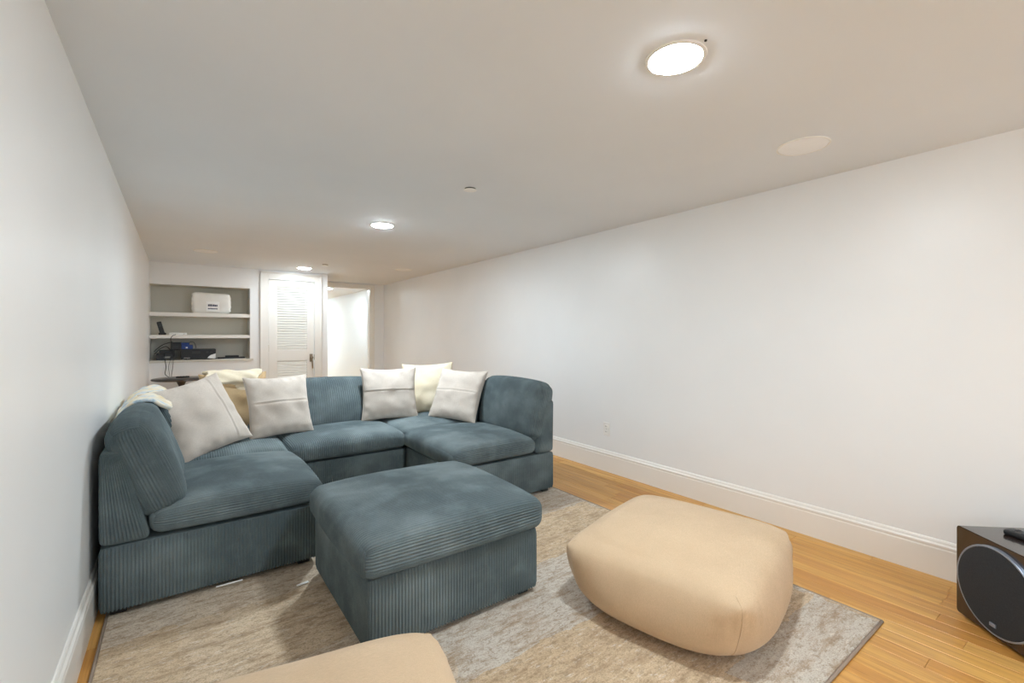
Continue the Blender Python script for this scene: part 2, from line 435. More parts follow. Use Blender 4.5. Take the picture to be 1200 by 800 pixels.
# door casing, louvred door
def casing(name, x0, x1, zt, y, w, label, left=True):
    lst = [((x1, y-.018, 0), (x1+w, y, zt+w)), ((x0, y-.018, zt), (x1, y, zt+w)),
           ((x1+w-.022, y-.026, 0), (x1+w, y-.018, zt+w)), ((x0-w*left, y-.026, zt+w-.022), (x1+w, y-.018, zt+w))]
    if left: lst += [((x0-w, y-.018, 0), (x0, y, zt+w)), ((x0-w, y-.026, 0), (x0-w+.022, y-.018, zt+w))]
    return struct(boxes(name, lst, 'trim_paint', None, .002), label)
casing('trim_1', DX0-.006, DX1+.006, DZ+.006, YN, .108, 'moulded white casing round the louvred door')
casing('trim_2', OX0, OX1, OZ, YO, .07, 'white casing round the passage opening')
struct(boxes('trim_3', [((OX1-.012, YO, 0), (OX1, YO+.12, OZ)), ((OX0, YO, 0), (OX0+.012, YO+.12, OZ)), ((OX0, YO, OZ-.012), (OX1, YO+.12, OZ))], 'trim_paint'), 'white jamb lining the passage opening')

door = bpy.data.objects.new('door_1', None); COL.objects.link(door); door.location = (DX0, YN+.03, 0)
struct(door, 'white louvred closet door with lever handle')
DW = DX1-DX0; SX0, SX1 = .112, DW-.098
box('stile', (0, -.018, .006), (SX0, .018, DZ), 'trim_paint', door, .002, 1)
box('stile', (SX1, -.018, .006), (DW, .018, DZ), 'trim_paint', door, .002, 1)
for z0, z1, n in ((1.965, DZ, 0), (.86, 1.012, 0), (.006, .24, 0)):
    box('rail', (SX0, -.018, z0), (SX1, .018, z1), 'trim_paint', door, .002, 1)
sl = None
for z0, z1, n in ((1.012, 1.965, 26), (.24, .86, 17)):
    p = (z1-z0)/n
    for i in range(n):
        if sl is None:
            sl = box('slat', (SX0, -.022, -.004), (SX1, .022, .004), 'trim_paint', door, .002, 1, Matrix.Rotation(math.radians(38), 4, 'X'))
            o = sl
        else:
            o = sl.copy(); COL.objects.link(o); o.parent = door
        o.location = (0, 0, z0+(i+.5)*p)
hd = box('door_handle', (DW-.062, -.028, .835), (DW-.018, -.018, .955), 'bronze', door, .003, 2)
def child_box(name, a, b, mat, parent, bev=.002): return box(name, a, b, mat, parent, bev, 1)
lathe('knob', [(.010, 0), (.010, .022), (.021, .028), (.024, .042), (.018, .052), (.004, .055)], 'bronze', hd, 20, None,
      Matrix.Translation((DW-.040, -.028, .90)) @ Matrix.Rotation(math.pi/2, 4, 'X'))
tube('lever', [(DW-.040, -.07, .90), (DW-.036, -.074, .86), (DW-.030, -.074, .80), (DW-.028, -.073, .735)], .009, 'bronze', hd, 8, 4)
box('latch_plate', (DW+.001, -.026, .865), (DW+.013, -.0185, .945), 'bronze', door, .002, 1)
for z in (1.80, 1.05, .3):
    box('hinge', (-.010, -.024, z-.05), (.004, -.012, z+.05), 'steel', door, .003, 1)

# outlet on the right wall
ot = thing('wall_outlet', 'white duplex power outlet low on the bare white wall', 'outlet', (XR, 2.845, .385), 0)
box('cover_plate', (-.007, -.037, -.06), (0, .037, .06), 'white_plastic', ot, .003, 2)
for z in (-.024, .024):
    s_ = box('socket', (-.010, -.017, z-.016), (-.006, .017, z+.016), 'white_plastic', ot, .004, 2)
    boxes('slot', [((-.0105, -.008, z-.004), (-.0098, -.006, z+.007)), ((-.0105, .006, z-.004), (-.0098, .008, z+.007))], 'shadow_gap', s_)
lathe('screw', [(.003, 0), (.003, .0015)], 'steel', ot, 10, None, Matrix.Translation((-.0068, 0, 0)) @ Matrix.Rotation(-math.pi/2, 4, 'Y'))

# ================================================================== CEILING FIXTURES
def downlight(x, y, label, mat='lamp_lens', r=.087, group='recessed ceiling lamps'):
    t = thing('recessed_lamp', label, 'ceiling lamp', (x, y, H), 0, group)
    lathe('trim_ring', [(r+.016, 0), (r+.014, -.004), (r+.004, -.006), (r, -.004), (r, 0)], 'white_plastic', t, 56)
    lathe('lens', [(r, -.001), (r-.001, -.0045), (r*.93, -.0075), (r*.85, -.009), (r*.6, -.0115), (r*.25, -.013), (.002, -.0132)], mat, t, 40)
downlight(1.39, .94, 'round recessed lamp above the rug between ottoman and pouf, with a tiny screw beside it')
downlight(1.43, 3.87, 'round recessed lamp above the middle of the sofa', 'lamp_lens_mid')
downlight(1.44, 6.98, 'round recessed lamp just in front of the louvred door', 'lamp_lens_low')
downlight(1.41, -2.0, 'unseen recessed lamp added behind the camera to help light the room')  # added lamp out of view, brightens the near end
downlight(2.45, 9.75, 'recessed lamp just beyond the passage opening', 'lamp_lens_day')
downlight(2.2, 12.4, 'unseen lamp added deep in the room beyond, standing in for daylight', 'added_lens_day_far')  # added hidden lamp, stands in for daylight in the far room

def ceil_speaker(p, label, r=.118):
    t = thing('ceiling_speaker', label, 'speaker', (p.x, p.y, H), 0, 'round ceiling speakers')
    lathe('bezel', [(r, 0), (r, -.004), (r-.003, -.006), (r-.007, -.006), (r-.008, 0)], 'white_plastic', t, 64)
    lathe('grille', [(r-.008, -.002), (r-.01, -.0045), (r*.5, -.006), (.002, -.0065)], 'grille_white', t, 64)
ceil_speaker(onz(941, 171, H), 'round white flush speaker in the ceiling above the subwoofer side of the outlet wall')
ceil_speaker(onz(241, 294, H), 'round white flush speaker in the ceiling before the shelf niche')
ceil_speaker(onz(473, 316, H), 'round white flush speaker in the ceiling before the passage opening')
def sprinkler(p, label, r=.042):
    t = thing('sprinkler_cover', label, 'sprinkler', (p.x, p.y, H), 0, 'concealed sprinkler covers')
    lathe('collar', [(r-.006, 0), (r-.006, -.009)], 'shadow_gap', t, 32)
    lathe('cover_disc', [(r, -.009), (r, -.011), (r-.004, -.013), (.002, -.0135)], 'white_plastic', t, 40)
sprinkler(onz(551, 221, H), 'small white sprinkler cover disc on the ceiling above the sofa seats')
sprinkler(onz(381, 310, H), 'small white sprinkler cover disc on the ceiling by the louvred door')
# screw hole mark beside the big lamp
tag(lathe('ceiling_screw', [(.0045, 0), (.0045, -.003), (.001, -.004)], 'shadow_gap', None, 12, onz(827, 47, H)), 'tiny dark screw in the ceiling beside a recessed lamp', 'screw')

# ================================================================== RUG
RX0, RX1, RY0, RY1 = -.262, 2.455, .635, 4.30
rug = thing('area_rug', 'large faded beige and grey distressed rug under the sofa', 'rug', ((RX0+RX1)/2, (RY0+RY1)/2, 0))
hw, hl = (RX1-RX0)/2, (RY1-RY0)/2
box('pile', (-hw+.012, -hl+.012, 0), (hw-.012, hl-.012, .011), 'rug_pile', rug, .003, 2)
for a, b in (((-hw, -hl), (hw, -hl)), ((hw, -hl), (hw, hl)), ((hw, hl), (-hw, hl)), ((-hw, hl), (-hw, -hl))):
    ins = .006
    a2 = (a[0]-math.copysign(ins, a[0]), a[1]-math.copysign(ins, a[1]), .006); b2 = (b[0]-math.copysign(ins, b[0]), b[1]-math.copysign(ins, b[1]), .006)
    tube('binding', [a2, b2], .006, 'rug_binding', rug, 8, 12)
RZ = .012

# ================================================================== SECTIONAL SOFA
# A module is built facing local -y (its back at +y); local x is its width.
MD, BH0, BH1, FT = .90, .032, .325, .728
def seat_def(crown, seed):
    def f(p, c, d):
        top = np.clip(c[:, 2], 0, 1); bot = np.clip(-c[:, 2], 0, 1)
        e = (1-c[:, 0]**2)*(1-c[:, 1]**2)
        q = p.copy(); q[:, 2] += top*crown*e**.6
        side = (1-c[:, 2]**2)
        q[:, 0] += np.sign(c[:, 0])*np.abs(c[:, 0])**6*.018*(1-c[:, 1]**2*.7)
        q[:, 1] += np.sign(c[:, 1])*np.abs(c[:, 1])**6*.014*(1-c[:, 0]**2*.7)
        q[:, 2] += top*.006*wob(p, 9, seed)
        # corners pulled down a little
        q[:, 2] -= top*.018*(c[:, 0]**4*c[:, 1]**4)
        return q
    return f
def back_def(bul, seed):
    def f(p, c, d):
        q = p.copy(); e = (1-c[:, 0]**2)*(1-c[:, 1]**4)
        q[:, 2] += np.sign(c[:, 2])*np.abs(c[:, 2])*bul*e**.7
        top = np.clip(c[:, 0], 0, 1)**3
        q[:, 0] += top*.016*(1-c[:, 1]**2)
        q[:, 0] -= .014*np.clip(c[:, 0], -1, 1)*(np.abs(c[:, 1])**7)
        q[:, 1] -= .012*np.sign(c[:, 1])*np.abs(c[:, 0])**6
        q[:, 2] += .012*wob(p, 8, seed)
        # slumps: bottom sags forward a little
        return q
    return f
def base_parts(t, w, d, feet=True):
    soft_box('base', (BH1-BH0, w-.012, d-.012), .022, 'zxy', 'corduroy', t, na=6, cap_ribs=False, loc=(0, 0, (BH0+BH1)/2))
    for sx in (-1, 1):
        for sy in (-1, 1):
            box('foot', (sx*(w/2-.07)-.03, sy*(d/2-.07)-.03, RZ), (sx*(w/2-.07)+.03, sy*(d/2-.07)+.03, BH0+.004), 'black_plastic', t, .004, 1)
FTH = .18
def wedge(p, c, d):
    q = p.copy(); k = np.clip((p[:, 0]+d[0])/(2*d[0]), 0, 1)      # 0 at the bottom, 1 at the top
    front = np.clip((d[2]-p[:, 2])/(2*d[2]), 0, 1)                # 1 on the seat side
    q[:, 2] += front*k*.105; return q
def back_frame(t, w, y, rz=0, x=0, ft=FT):
    return soft_box('back_frame', (ft-BH1+.004, w-.012, FTH), .03, 'zxy', 'corduroy', t, na=14, cap_ribs=True, deform=wedge,
                    loc=(x, y, (ft+BH1)/2), rot=(0, 0, rz))
def back_cushion(t, w, y, lean, rz=0, x=0, hh=.47, th=.15, z=.625, seed=1, name='back_cushion'):
    o = soft_box(name, (hh, w-.02, th), .062, 'zxy', 'corduroy', t, na=26, deform=back_def(.04, seed), loc=(x, y, z))
    o.rotation_mode = 'QUATERNION'
    o.rotation_quaternion = (Matrix.Rotation(rz, 4, 'Z') @ Matrix.Rotation(-lean, 4, 'X')).to_quaternion(); return o
SH, SZ = .13, .40
def seat(t, w, d, y, seed, x=0, crown=.035):
    return soft_box('seat_cushion', (d, w-.008, SH), .055, 'yxz', 'corduroy', t, na=30, flat=.35, deform=None if crown is None else
                    (lambda p, c, dd: seat_def(crown, seed)(p, c, dd)), loc=(x, y, SZ-.005))
GRP = 'modules of the teal corduroy sectional sofa'
def chair_module(label, cx, cy, rz, w, seed, lean=.35, dy=0, dz=0):
    t = thing('sofa_module', label, 'sofa module', (cx, cy, 0), rz, GRP)
    base_parts(t, w, MD); back_frame(t, w, MD/2-FTH/2-.006)
    seat(t, w, MD-FTH+.02, -(FTH)/2-.012, seed); back_cushion(t, w, MD/2-FTH+.018+dy, lean, seed=seed, z=.625+dz)
    return t
def corner_module(label, cx, cy, rz, seed):
    """backs at +y and at -x (local)"""
    t = thing('sofa_corner', label, 'sofa module', (cx, cy, 0), rz, GRP)
    base_parts(t, MD, MD); back_frame(t, MD, MD/2-FTH/2-.006)
    back_frame(t, MD-FTH-.01, -FTH/2-.006, math.pi/2, -MD/2+FTH/2+.006)
    seat(t, MD-FTH+.01, MD-FTH+.01, -(FTH)/2-.006, seed, FTH/2+.006)
    back_cushion(t, MD-FTH, -FTH/2-.0, .30, math.pi/2, -MD/2+FTH-.01, seed=seed)
    back_cushion(t, MD-FTH-.16, MD/2-FTH+.01, .30, 0, FTH/2+.08, seed=seed+1)
    return t
LX0 = -.287; RXE = 2.40
left_m = chair_module('teal corduroy end module with its back to the long wall without an outlet', LX0+MD/2, 2.605+.425, math.pi/2, .85, 1)
corner_l = corner_module('teal corduroy corner module holding a tilted grey pillow and the patterned throw', LX0+MD/2, 3.458+MD/2, 0, 3)
center_m = chair_module('teal corduroy middle sofa module between the two corner modules', (LX0+MD+RXE-MD)/2, 3.50+MD/2, 0, RXE-LX0-2*MD-.006, 5)
corner_r = corner_module('teal corduroy corner module behind two grey pillows and a cream one', RXE-MD/2, 3.553+MD/2, -math.pi/2, 7)
right_m = chair_module('teal corduroy sofa module with its back to the bare outlet wall', RXE-MD/2, 2.70+.425, -math.pi/2, .85, 9, .24, .062, .012)
# a small white care tag under the left module
tg = bmesh.new(); bm_box(tg, (-.425-.003, -.09, .0285), (-.425-.001, .02, .034))
from_bm('care_tag', tg, 'paper', left_m)

# ottoman
OTW, OTD = .835, .83
ott = thing('ottoman', 'square teal corduroy ottoman with thick cushion top standing on the rug', 'ottoman', (.558+OTW/2, 1.675+OTD/2, 0), math.pi/2)
base_parts(ott, OTD, OTW)
soft_box('cushion', (OTW+.03, OTD+.03, .15), .05, 'yxz', 'corduroy', ott, na=34, flat=.4, deform=seat_def(.028, 2.2), loc=(0, 0, .395))
ct = bmesh.new(); bm_box(ct, (OTD/2-.035, OTW/2-.005, RZ+.001), (OTD/2-.02, OTW/2+.05, RZ+.004), 0, 1, Matrix.Rotation(.12, 4, 'Z'))
from_bm('care_tag', ct, 'paper', ott)

# ================================================================== PILLOWS
def pillow(name, label, cat, c, right, up, w, h, th, mat, seam=0, group=None, seed=0., bevel_gap=.03):
    """puffed pillow; c = centre of the bottom edge, right / up = unit vectors of its face"""
    right = Vector(right).normalized(); up = Vector(up); up = (up-up.dot(right)*right).normalized(); nrm = right.cross(up)
    N = 84; us = np.linspace(-1, 1, N+1); us = np.sign(us)*(1-(1-np.abs(us))**1.25)
    U, V = np.meshgrid(us, us); U, V = U.ravel(), V.ravel()
    pull = .085
    X = U*w/2*(1-pull*(1-V**2)*np.abs(U)**3); Z = V*h/2*(1-pull*(1-U**2)*np.abs(V)**3)
    T = th/2*np.clip((1-U**2)*(1-V**2), 0, 1)**.42
    P3 = np.stack([U*3, V*3, U*0], 1)
    wr = wob(P3, 2.4, seed)*.13+wob(P3, 4.2, seed*2+1)*.03
    edge = np.clip(1-np.maximum(np.abs(U), np.abs(V)), 0, 1)
    ruck = .006*np.sin(U*19+seed*5)*np.exp(-((1-np.abs(V))/.16)**2)*(1-np.abs(U)**6)+.006*np.sin(V*17+seed*7)*np.exp(-((1-np.abs(U))/.16)**2)*(1-np.abs(V)**6)
    mask = np.clip(edge*6, 0, 1)
    Tf = T*(1+wr)+ruck*mask; Tb = T*(1-wr*.6)
    if seam: # pleat across the face
        W_ = V-.08 if seam == 1 else U-.55
        Tf += (-.0065*np.exp(-(W_/.018)**2)+.003*np.exp(-((W_-.04)/.03)**2))*np.clip(edge*5, 0, 1)
    fr = np.stack([X, Z, Tf+.001], 1); bk = np.stack([X, Z, -Tb-.001], 1)
    al = np.concatenate([fr, bk]); M_ = N+1
    fs = []
    for j in range(N):
        for i in range(N):
            q = (j*M_+i, j*M_+i+1, (j+1)*M_+i+1, (j+1)*M_+i)
            fs.append(q); fs.append(tuple(M_*M_+k for k in q[::-1]))
    rim = [(0, i) for i in range(N)]+[(j, N) for j in range(N)]+[(N, i) for i in range(N, 0, -1)]+[(j, 0) for j in range(N, 0, -1)]
    ids = [j*M_+i for j, i in rim]
    for k in range(len(ids)):
        a, b = ids[k], ids[(k+1) % len(ids)]; fs.append((b, a, M_*M_+a, M_*M_+b))
    me = bpy.data.meshes.new(name); me.from_pydata(al.tolist(), [], fs); me.shade_smooth()
    t = thing(name, label, cat, c, 0, group)
    R_ = Matrix((right, up, nrm)).transposed().to_4x4()
    ML = R_ @ Matrix.Translation((0, h/2, 0)); cov = link('cover', me, mat, t); cov.matrix_local = ML
    # piped edge
    rp = [tuple((al[i]+al[i+M_*M_])/2) for i in ids[::2]]; rp.append(rp[0])
    e = tube('edge_seam', rp, .0035, mat, t, 6, 1); e.matrix_local = ML
    return t
GP = 'light grey linen throw pillows'
zs = .475
pillow('throw_pillow', 'light grey linen pillow tilted sideways in the sofa corner beside the patterned throw', 'pillow', (.215, 3.59, zs-.005), (.78, .55, .18), (-.36, .30, .85), .52, .52, .16, 'linen_grey', 2, GP, .3)
pillow('throw_pillow', 'light grey linen pillow standing upright between the tan cushion and the bare middle backrest', 'pillow', (.640, 3.82, zs), (.97, .22, .0), (-.05, .30, .95), .47, .47, .15, 'linen_grey', 1, GP, 1.1)
pillow('throw_pillow', 'light grey linen pillow with crosswise seam, between the bare middle backrest and the cream pillow', 'pillow', (1.545, 3.975, zs), (.97, -.22, 0), (.02, .26, .95), .50, .48, .15, 'linen_grey', 1, GP, 2.3)
pillow('throw_pillow', 'light grey linen pillow slouched beside the outlet-wall end module, before the cream pillow', 'pillow', (1.965, 3.62, zs), (.42, -.90, -.02), (.36, .22, .90), .52, .49, .15, 'linen_grey', 1, GP, 3.7)
pillow('throw_pillow', 'cream nubby pillow standing behind two grey pillows', 'pillow', (1.98, 4.08, zs), (.90, -.40, .03), (.12, .22, .95), .50, .50, .14, 'sherpa_cream', 0, None, 4.9)
pillow('throw_pillow', 'tan suede cushion wedged between two grey pillows', 'pillow', (.36, 4.08, zs), (.95, .12, 0), (0, .22, .95), .46, .48, .13, 'tan_suede', 0, None, 5.5)

# throw blankets
def drape(name, label, path, ax0, ax1, axis, mat, seed, th=.018, cat='blanket'):
    """thick cloth: a cross-section path (across, z) carried along x or y"""
    pts = [Vector((p[0], p[1], 0)) for p in path]; Q = []
    for i in range(len(pts)-1):
        for k in range(6): Q.append(pts[i].lerp(pts[i+1], k/6))
    Q.append(pts[-1])
    for _ in range(4): Q = [Q[0]]+[(Q[i-1]+2*Q[i]+Q[i+1])/4 for i in range(1, len(Q)-1)]+[Q[-1]]
    n = 30; vs_, m = [], len(Q)
    for side in (1, 0):
        for j in range(n+1):
            s = ax0+(ax1-ax0)*j/n
            for i, q in enumerate(Q):
                d = (Q[min(i+1, m-1)]-Q[max(i-1, 0)]).normalized(); nn = Vector((-d.y, d.x))
                if nn.y < 0 and abs(d.x) > .3: nn = -nn
                off = (side*th)+.006*math.sin(s*21+i*.5+seed)+.004*math.sin(s*43-i*.9)+.006
                a_, z_ = q.x+nn.x*off, q.y+nn.y*off
                along = s+.02*math.sin(i*.7+seed)*(1 if j in (0, n) else 0)
                vs_.append((a_, along, z_) if axis == 'y' else (along, a_, z_))
    K = (n+1)*m; fs = []
    for j in range(n):
        for i in range(m-1):
            q = (j*m+i, j*m+i+1, (j+1)*m+i+1, (j+1)*m+i); fs.append(q); fs.append(tuple(K+k for k in q[::-1]))
    rim = [i for i in range(m-1)]+[j*m+m-1 for j in range(n)]+[n*m+i for i in range(m-1, 0, -1)]+[j*m for j in range(n, 0, -1)]
    for k in range(len(rim)):
        a, b = rim[k], rim[(k+1) % len(rim)]; fs.append((b, a, K+a, K+b))
    me = bpy.data.meshes.new(name); me.from_pydata(vs_, [], fs)
    bm = bmesh.new(); bm.from_mesh(me); bmesh.ops.recalc_face_normals(bm, faces=bm.faces); bm.to_mesh(me); bm.free(); me.shade_smooth()
    return tag(link(name, me, mat), label, cat)
drape('throw_blanket', 'cream and pale blue patterned throw draped over the sofa corner back', [(-.285, .73), (-.255, .80), (-.20, .850), (-.12, .855), (-.05, .80)], 3.30, 4.2, 'y', 'throw_weave', .5)
drape('folded_blanket', 'cream folded blanket over the top of the tan cushion', [(4.255, .80), (4.245, .90), (4.205, .945), (4.15, .935), (4.115, .87), (4.095, .79)], .16, .52, 'x', 'sherpa_cream', 2.)

# ================================================================== POUFS
def pouf(label, cx, cy, rz, hs, hz, seed):
    t = thing('floor_pouf', label, 'pouf', (cx, cy, RZ), rz, 'large beige linen floor poufs')
    # (radius factor, height, squareness exponent)
    prof = [(.0, 1.0, 2.2), (.22, .997, 2.4), (.45, .98, 2.8), (.65, .945, 3.6), (.80, .90, 5), (.90, .85, 7), (.965, .785, 8), (1.0, .70, 7), (1.03, .59, 5),
            (1.055, .46, 4), (1.065, .34, 3.4), (1.05, .23, 3.1), (.99, .13, 2.9), (.89, .055, 2.8), (.76, .012, 2.8), (.64, .0, 2.8), (.4, .0, 2.8), (.0, .0, 2.8)]
    pr = []
    for i in range(len(prof)-1):
        for k in range(4):
            f = k/4; pr.append([prof[i][m]*(1-f)+prof[i+1][m]*f for m in range(3)])
    pr.append(list(prof[-1]))
    ar = np.array(pr)
    for _ in range(2): ar[1:-1] = (ar[:-2]+2*ar[1:-1]+ar[2:])/4
    NTh = 160; th = np.linspace(0, 2*math.pi, NTh, endpoint=False); vs_ = []
    ct_, st_ = np.cos(th), np.sin(th)
    cdist = np.minimum.reduce([np.abs(((th-a+math.pi) % (2*math.pi))-math.pi) for a in (math.pi/4, 3*math.pi/4, 5*math.pi/4, 7*math.pi/4)])
    for rf, z, ex in ar:
        rad = rf*hs*(np.abs(ct_)**ex+np.abs(st_)**ex)**(-1/ex)
        x, y = rad*ct_, rad*st_
        seam = np.exp(-(cdist/.035)**2)*np.exp(-((z-.45)/.42)**4)*(1 if rf > .8 else 0)
        x, y = x*(1-.010*seam), y*(1-.010*seam)
        pin = np.exp(-(cdist/.05)**2)*math.exp(-((z-.77)/.06)**2)*(1 if rf > .7 else 0)
        x, y = x*(1+.02*pin), y*(1+.02*pin)
        pt = np.stack([x, y, np.full(NTh, z*hz)], 1)
        fade = math.exp(-((z-.55)/.5)**4) if rf > .7 else 1
        w1 = wob(pt, 6, seed)*.012+wob(pt, 15, seed*1.7)*.004
        pt[:, 2] += w1*(1 if z > .9 else .2)*(z > .02)
        # creases fanning out of the corners
        cre = np.sin((cdist)*60+seed)*np.exp(-(cdist/.22)**2)*math.exp(-((z-.60)/.16)**2)*(.006 if rf > .75 else 0)
        rr_ = 1+(w1*.8*fade+cre)/max(hs, .1)
        pt[:, 0] *= rr_; pt[:, 1] *= rr_
        vs_.append(pt)
    # far side of the cushion slumps a bit
    al = np.concatenate(vs_); al[:, 2] *= 1+.10*al[:, 0]/hs*.6
    fs = []; m = len(ar)
    for i in range(m-1):
        for k in range(NTh):
            k2 = (k+1) % NTh; fs.append((i*NTh+k, (i+1)*NTh+k, (i+1)*NTh+k2, i*NTh+k2))
    me = bpy.data.meshes.new('cover'); me.from_pydata(al.tolist(), [], fs)
    bm = bmesh.new(); bm.from_mesh(me); bmesh.ops.remove_doubles(bm, verts=bm.verts, dist=.0004); bmesh.ops.recalc_face_normals(bm, faces=bm.faces); bm.to_mesh(me); bm.free()
    me.shade_smooth(); link('cover', me, 'linen_beige', t)
    # corner seams running down the sides
    for a in (math.pi/4, 3*math.pi/4, 5*math.pi/4, 7*math.pi/4):
        k = int(round(a/(2*math.pi)*NTh)) % NTh; ip = [i for i in range(m) if ar[i][0] > .9 and .05 < ar[i][1] < .84]
        pts = [al[i*NTh+k]*np.array([.9995, .9995, 1]) for i in ip[::2]]
        tube('corner_seam', pts, .002, 'linen_beige', t, 6, 3)
    return t
pouf('large square beige linen pouf standing near the bare wall, casting a shadow on the rug', 1.885, 1.252, math.radians(12), .408, .36, 1.0)
pouf('beige linen pouf standing close to the ottoman, only its top in view', .225, 1.10, math.radians(-17), .375, .335, 2.4)

# ================================================================== SUBWOOFER
SA = Vector((2.802, .468, 0)); SB_ = Vector((2.604, .250, 0)); tdir = (SB_-SA).normalized(); ang = math.atan2(tdir.y, tdir.x)
sw = thing('subwoofer', 'dark glossy wood veneer subwoofer with round black grille on the oak floor', 'speaker', tuple(SA), ang)
# local x runs along the front from the wall side, local -y?  front is the side facing the room
SW, SHH = .40, .395
fy = 1 if tdir.cross(Vector((-SA.x, -SA.y, 0)) ).z > 0 else -1   # side of the camera
y0, y1 = (0, -SW*fy)
bmx = bmesh.new(); bm_box(bmx, (0, min(y0, y1), .012), (SW, max(y0, y1), SHH))
ed = [e for e in bmx.edges if abs((e.verts[0].co-e.verts[1].co).y) > .1]
bmesh.ops.bevel(bmx, geom=ed, offset=.014, segments=5, affect='EDGES', profile=.5)
ed = [e for e in bmx.edges if e.is_manifold and e.calc_face_angle(0) > .9]
bmesh.ops.bevel(bmx, geom=ed, offset=.0025, segments=2, affect='EDGES')
from_bm('cabinet', bmx, 'dark_veneer', sw)
Mg = Matrix.Translation((SW/2-.005, 0, SHH/2+.004)) @ Matrix.Rotation(-math.pi/2*fy, 4, 'X')
gr = lathe('grille', [(.170, 0), (.170, .012), (.166, .016), (.12, .020), (.05, .022), (.002, .0225)], 'grille_cloth', sw, 72, None, Mg)
lathe('grille_ring', [(.176, 0), (.176, .012), (.174, .014), (.169, .014), (.168, 0)], 'grille_ring', gr, 72)
gr.children[0].data.transform(Mg)
box('badge', (SW/2-.016, min(.018*fy, .024*fy), .062), (SW/2+.010, max(.018*fy, .024*fy), .076), 'grille_ring', sw, .001, 1)
for fx in (.05, SW-.05):
    for q in (.05, SW-.05): lathe('foot', [(.018, 0), (.02, .013)], 'black_rubber', sw, 16, (fx, -q*fy, 0))
# black device lying on the subwoofer
dv = thing('remote_control', 'slim black remote lying on top of the dark subwoofer', 'remote', (*(SA+tdir*.16+Vector((tdir.y, -tdir.x, 0))*(.17*fy))[:2], SHH), ang+.35)
box('shell', (-.09, -.03, 0), (.13, .03, .022), 'black_plastic', dv, .008, 3, None, True)
for i in range(5):
    for j in range(3): box('button', (-.06+.03*i-.005, -.018+.018*j-.004, .0215), (-.06+.03*i+.005, -.018+.018*j+.004, .024), 'dark_plastic', dv, .001, 1)

# ================================================================== NICHE CONTENTS
# pillow in clear packaging
a0 = ony(224, 366, 7.62); a1 = ony(271, 366, 7.62)
pk = thing('packaged_pillow', 'white bagged pillow with navy printed label on the top shelf', 'package', ((a0.x+a1.x)/2, 7.66, 1.545))
wv = a1.x-a0.x
soft_box('bag', (.29, wv, .16), .042, 'zxy', 'pack_film', pk, amp=0, na=20, loc=(0, 0, .143),
         deform=lambda p, c, d: np.stack([p[:, 0]*(1-.05*c[:, 1]), p[:, 1]*(1-.05*np.abs(c[:, 0])**2)+.004*np.sin(c[:, 0]*14), p[:, 2]+.008*wob(p, 26, 1)], 1))
lb = box('label_sheet', (-.065, -.094, .03), (.09, -.0905, .165), 'paper', pk, .001, 1)
rl = random.Random(5)
for z, hgt in ((.098, .03), (.058, .018)):
    bm = bmesh.new(); x = -.045
    while x < .06:
        w_ = rl.uniform(.008, .016); bm_box(bm, (x, -.0955, z), (x+w_, -.0938, z+hgt*rl.uniform(.8, 1))); x += w_+.003
    from_bm('print_line', bm, 'navy_print', lb)
# cordless phone in its stand
p = ony(188, 391, 7.60)
ph = thing('cordless_phone', 'black cordless phone leaning in its charging stand on the middle shelf', 'phone', (p.x+.01, 7.62, 1.246))
box('stand', (-.03, -.04, 0), (.05, .05, .03), 'black_plastic', ph, .008, 2)
hs_ = box('handset', (-.026, -.014, .0), (.026, .014, .165), 'black_plastic', ph, .009, 3, Matrix.Translation((.012, .0, .016)) @ Matrix.Rotation(math.radians(-14), 4, 'Y'))
box('screen', (-.018, -.0155, .095), (.018, -.0142, .145), 'dark_plastic', hs_, 0, 1, Matrix.Translation((.012, .0, .016)) @ Matrix.Rotation(math.radians(-14), 4, 'Y'))
# white router
b0, b1 = ony(198, 392, 7.6), ony(219, 392, 7.6)
rt = thing('wifi_router', 'flat white router box on the middle shelf', 'router', ((b0.x+b1.x)/2, 7.64, 1.246))
wr_ = (b1.x-b0.x)/2
box('case', (-wr_, -.06, 0), (wr_, .06, .03), 'white_plastic', rt, .006, 3)
box('status_light', (wr_*.6, -.0615, .012), (wr_*.75, -.0595, .017), 'plate_grey', rt)
# amplifier
c0, c1 = ony(212, 419, 7.56), ony(253, 419, 7.56)
am = thing('av_receiver', 'wide black receiver with white sticker corner on the lowest niche shelf', 'receiver', ((c0.x+c1.x)/2, 7.56, NZ0))
wa = (c1.x-c0.x)/2
box('case', (-wa, 0, .012), (wa, .27, .142), 'black_plastic', am, .004, 2)
box('front_panel', (-wa, -.008, .012), (wa, .0, .142), 'black_plastic', am, .003, 2)
box('display', (-.075, -.0095, .082), (.02, -.0078, .116), 'dark_plastic', am, .001, 1)
for x in (.10, .145): lathe('knob', [(.014, 0), (.014, .014), (.011, .017)], 'dark_plastic', am, 20, None, Matrix.Translation((x, -.008, .098)) @ Matrix.Rotation(math.pi/2, 4, 'X'))
bm = bmesh.new(); v = [bm.verts.new(q) for q in ((wa-.002, -.0095, .014), (wa-.10, -.0095, .014), (wa-.09, -.0095, .035), (wa-.06, -.0095, .06), (wa-.002, -.0095, .08))]
f_ = bm.faces.new(v); ext = bmesh.ops.extrude_face_region(bm, geom=[f_]); bmesh.ops.translate(bm, verts=[e for e in ext['geom'] if isinstance(e, bmesh.types.BMVert)], vec=(0, .0018, 0))
bmesh.ops.recalc_face_normals(bm, faces=bm.faces); from_bm('sticker', bm, 'paper', am)
box('sticker', (-wa+.03, -.0095, .016), (-wa+.10, -.0078, .030), 'plate_grey', am)
for i in range(6): box('button', (-.12+i*.03, -.0105, .045), (-.108+i*.03, -.0078, .051), 'dark_plastic', am)
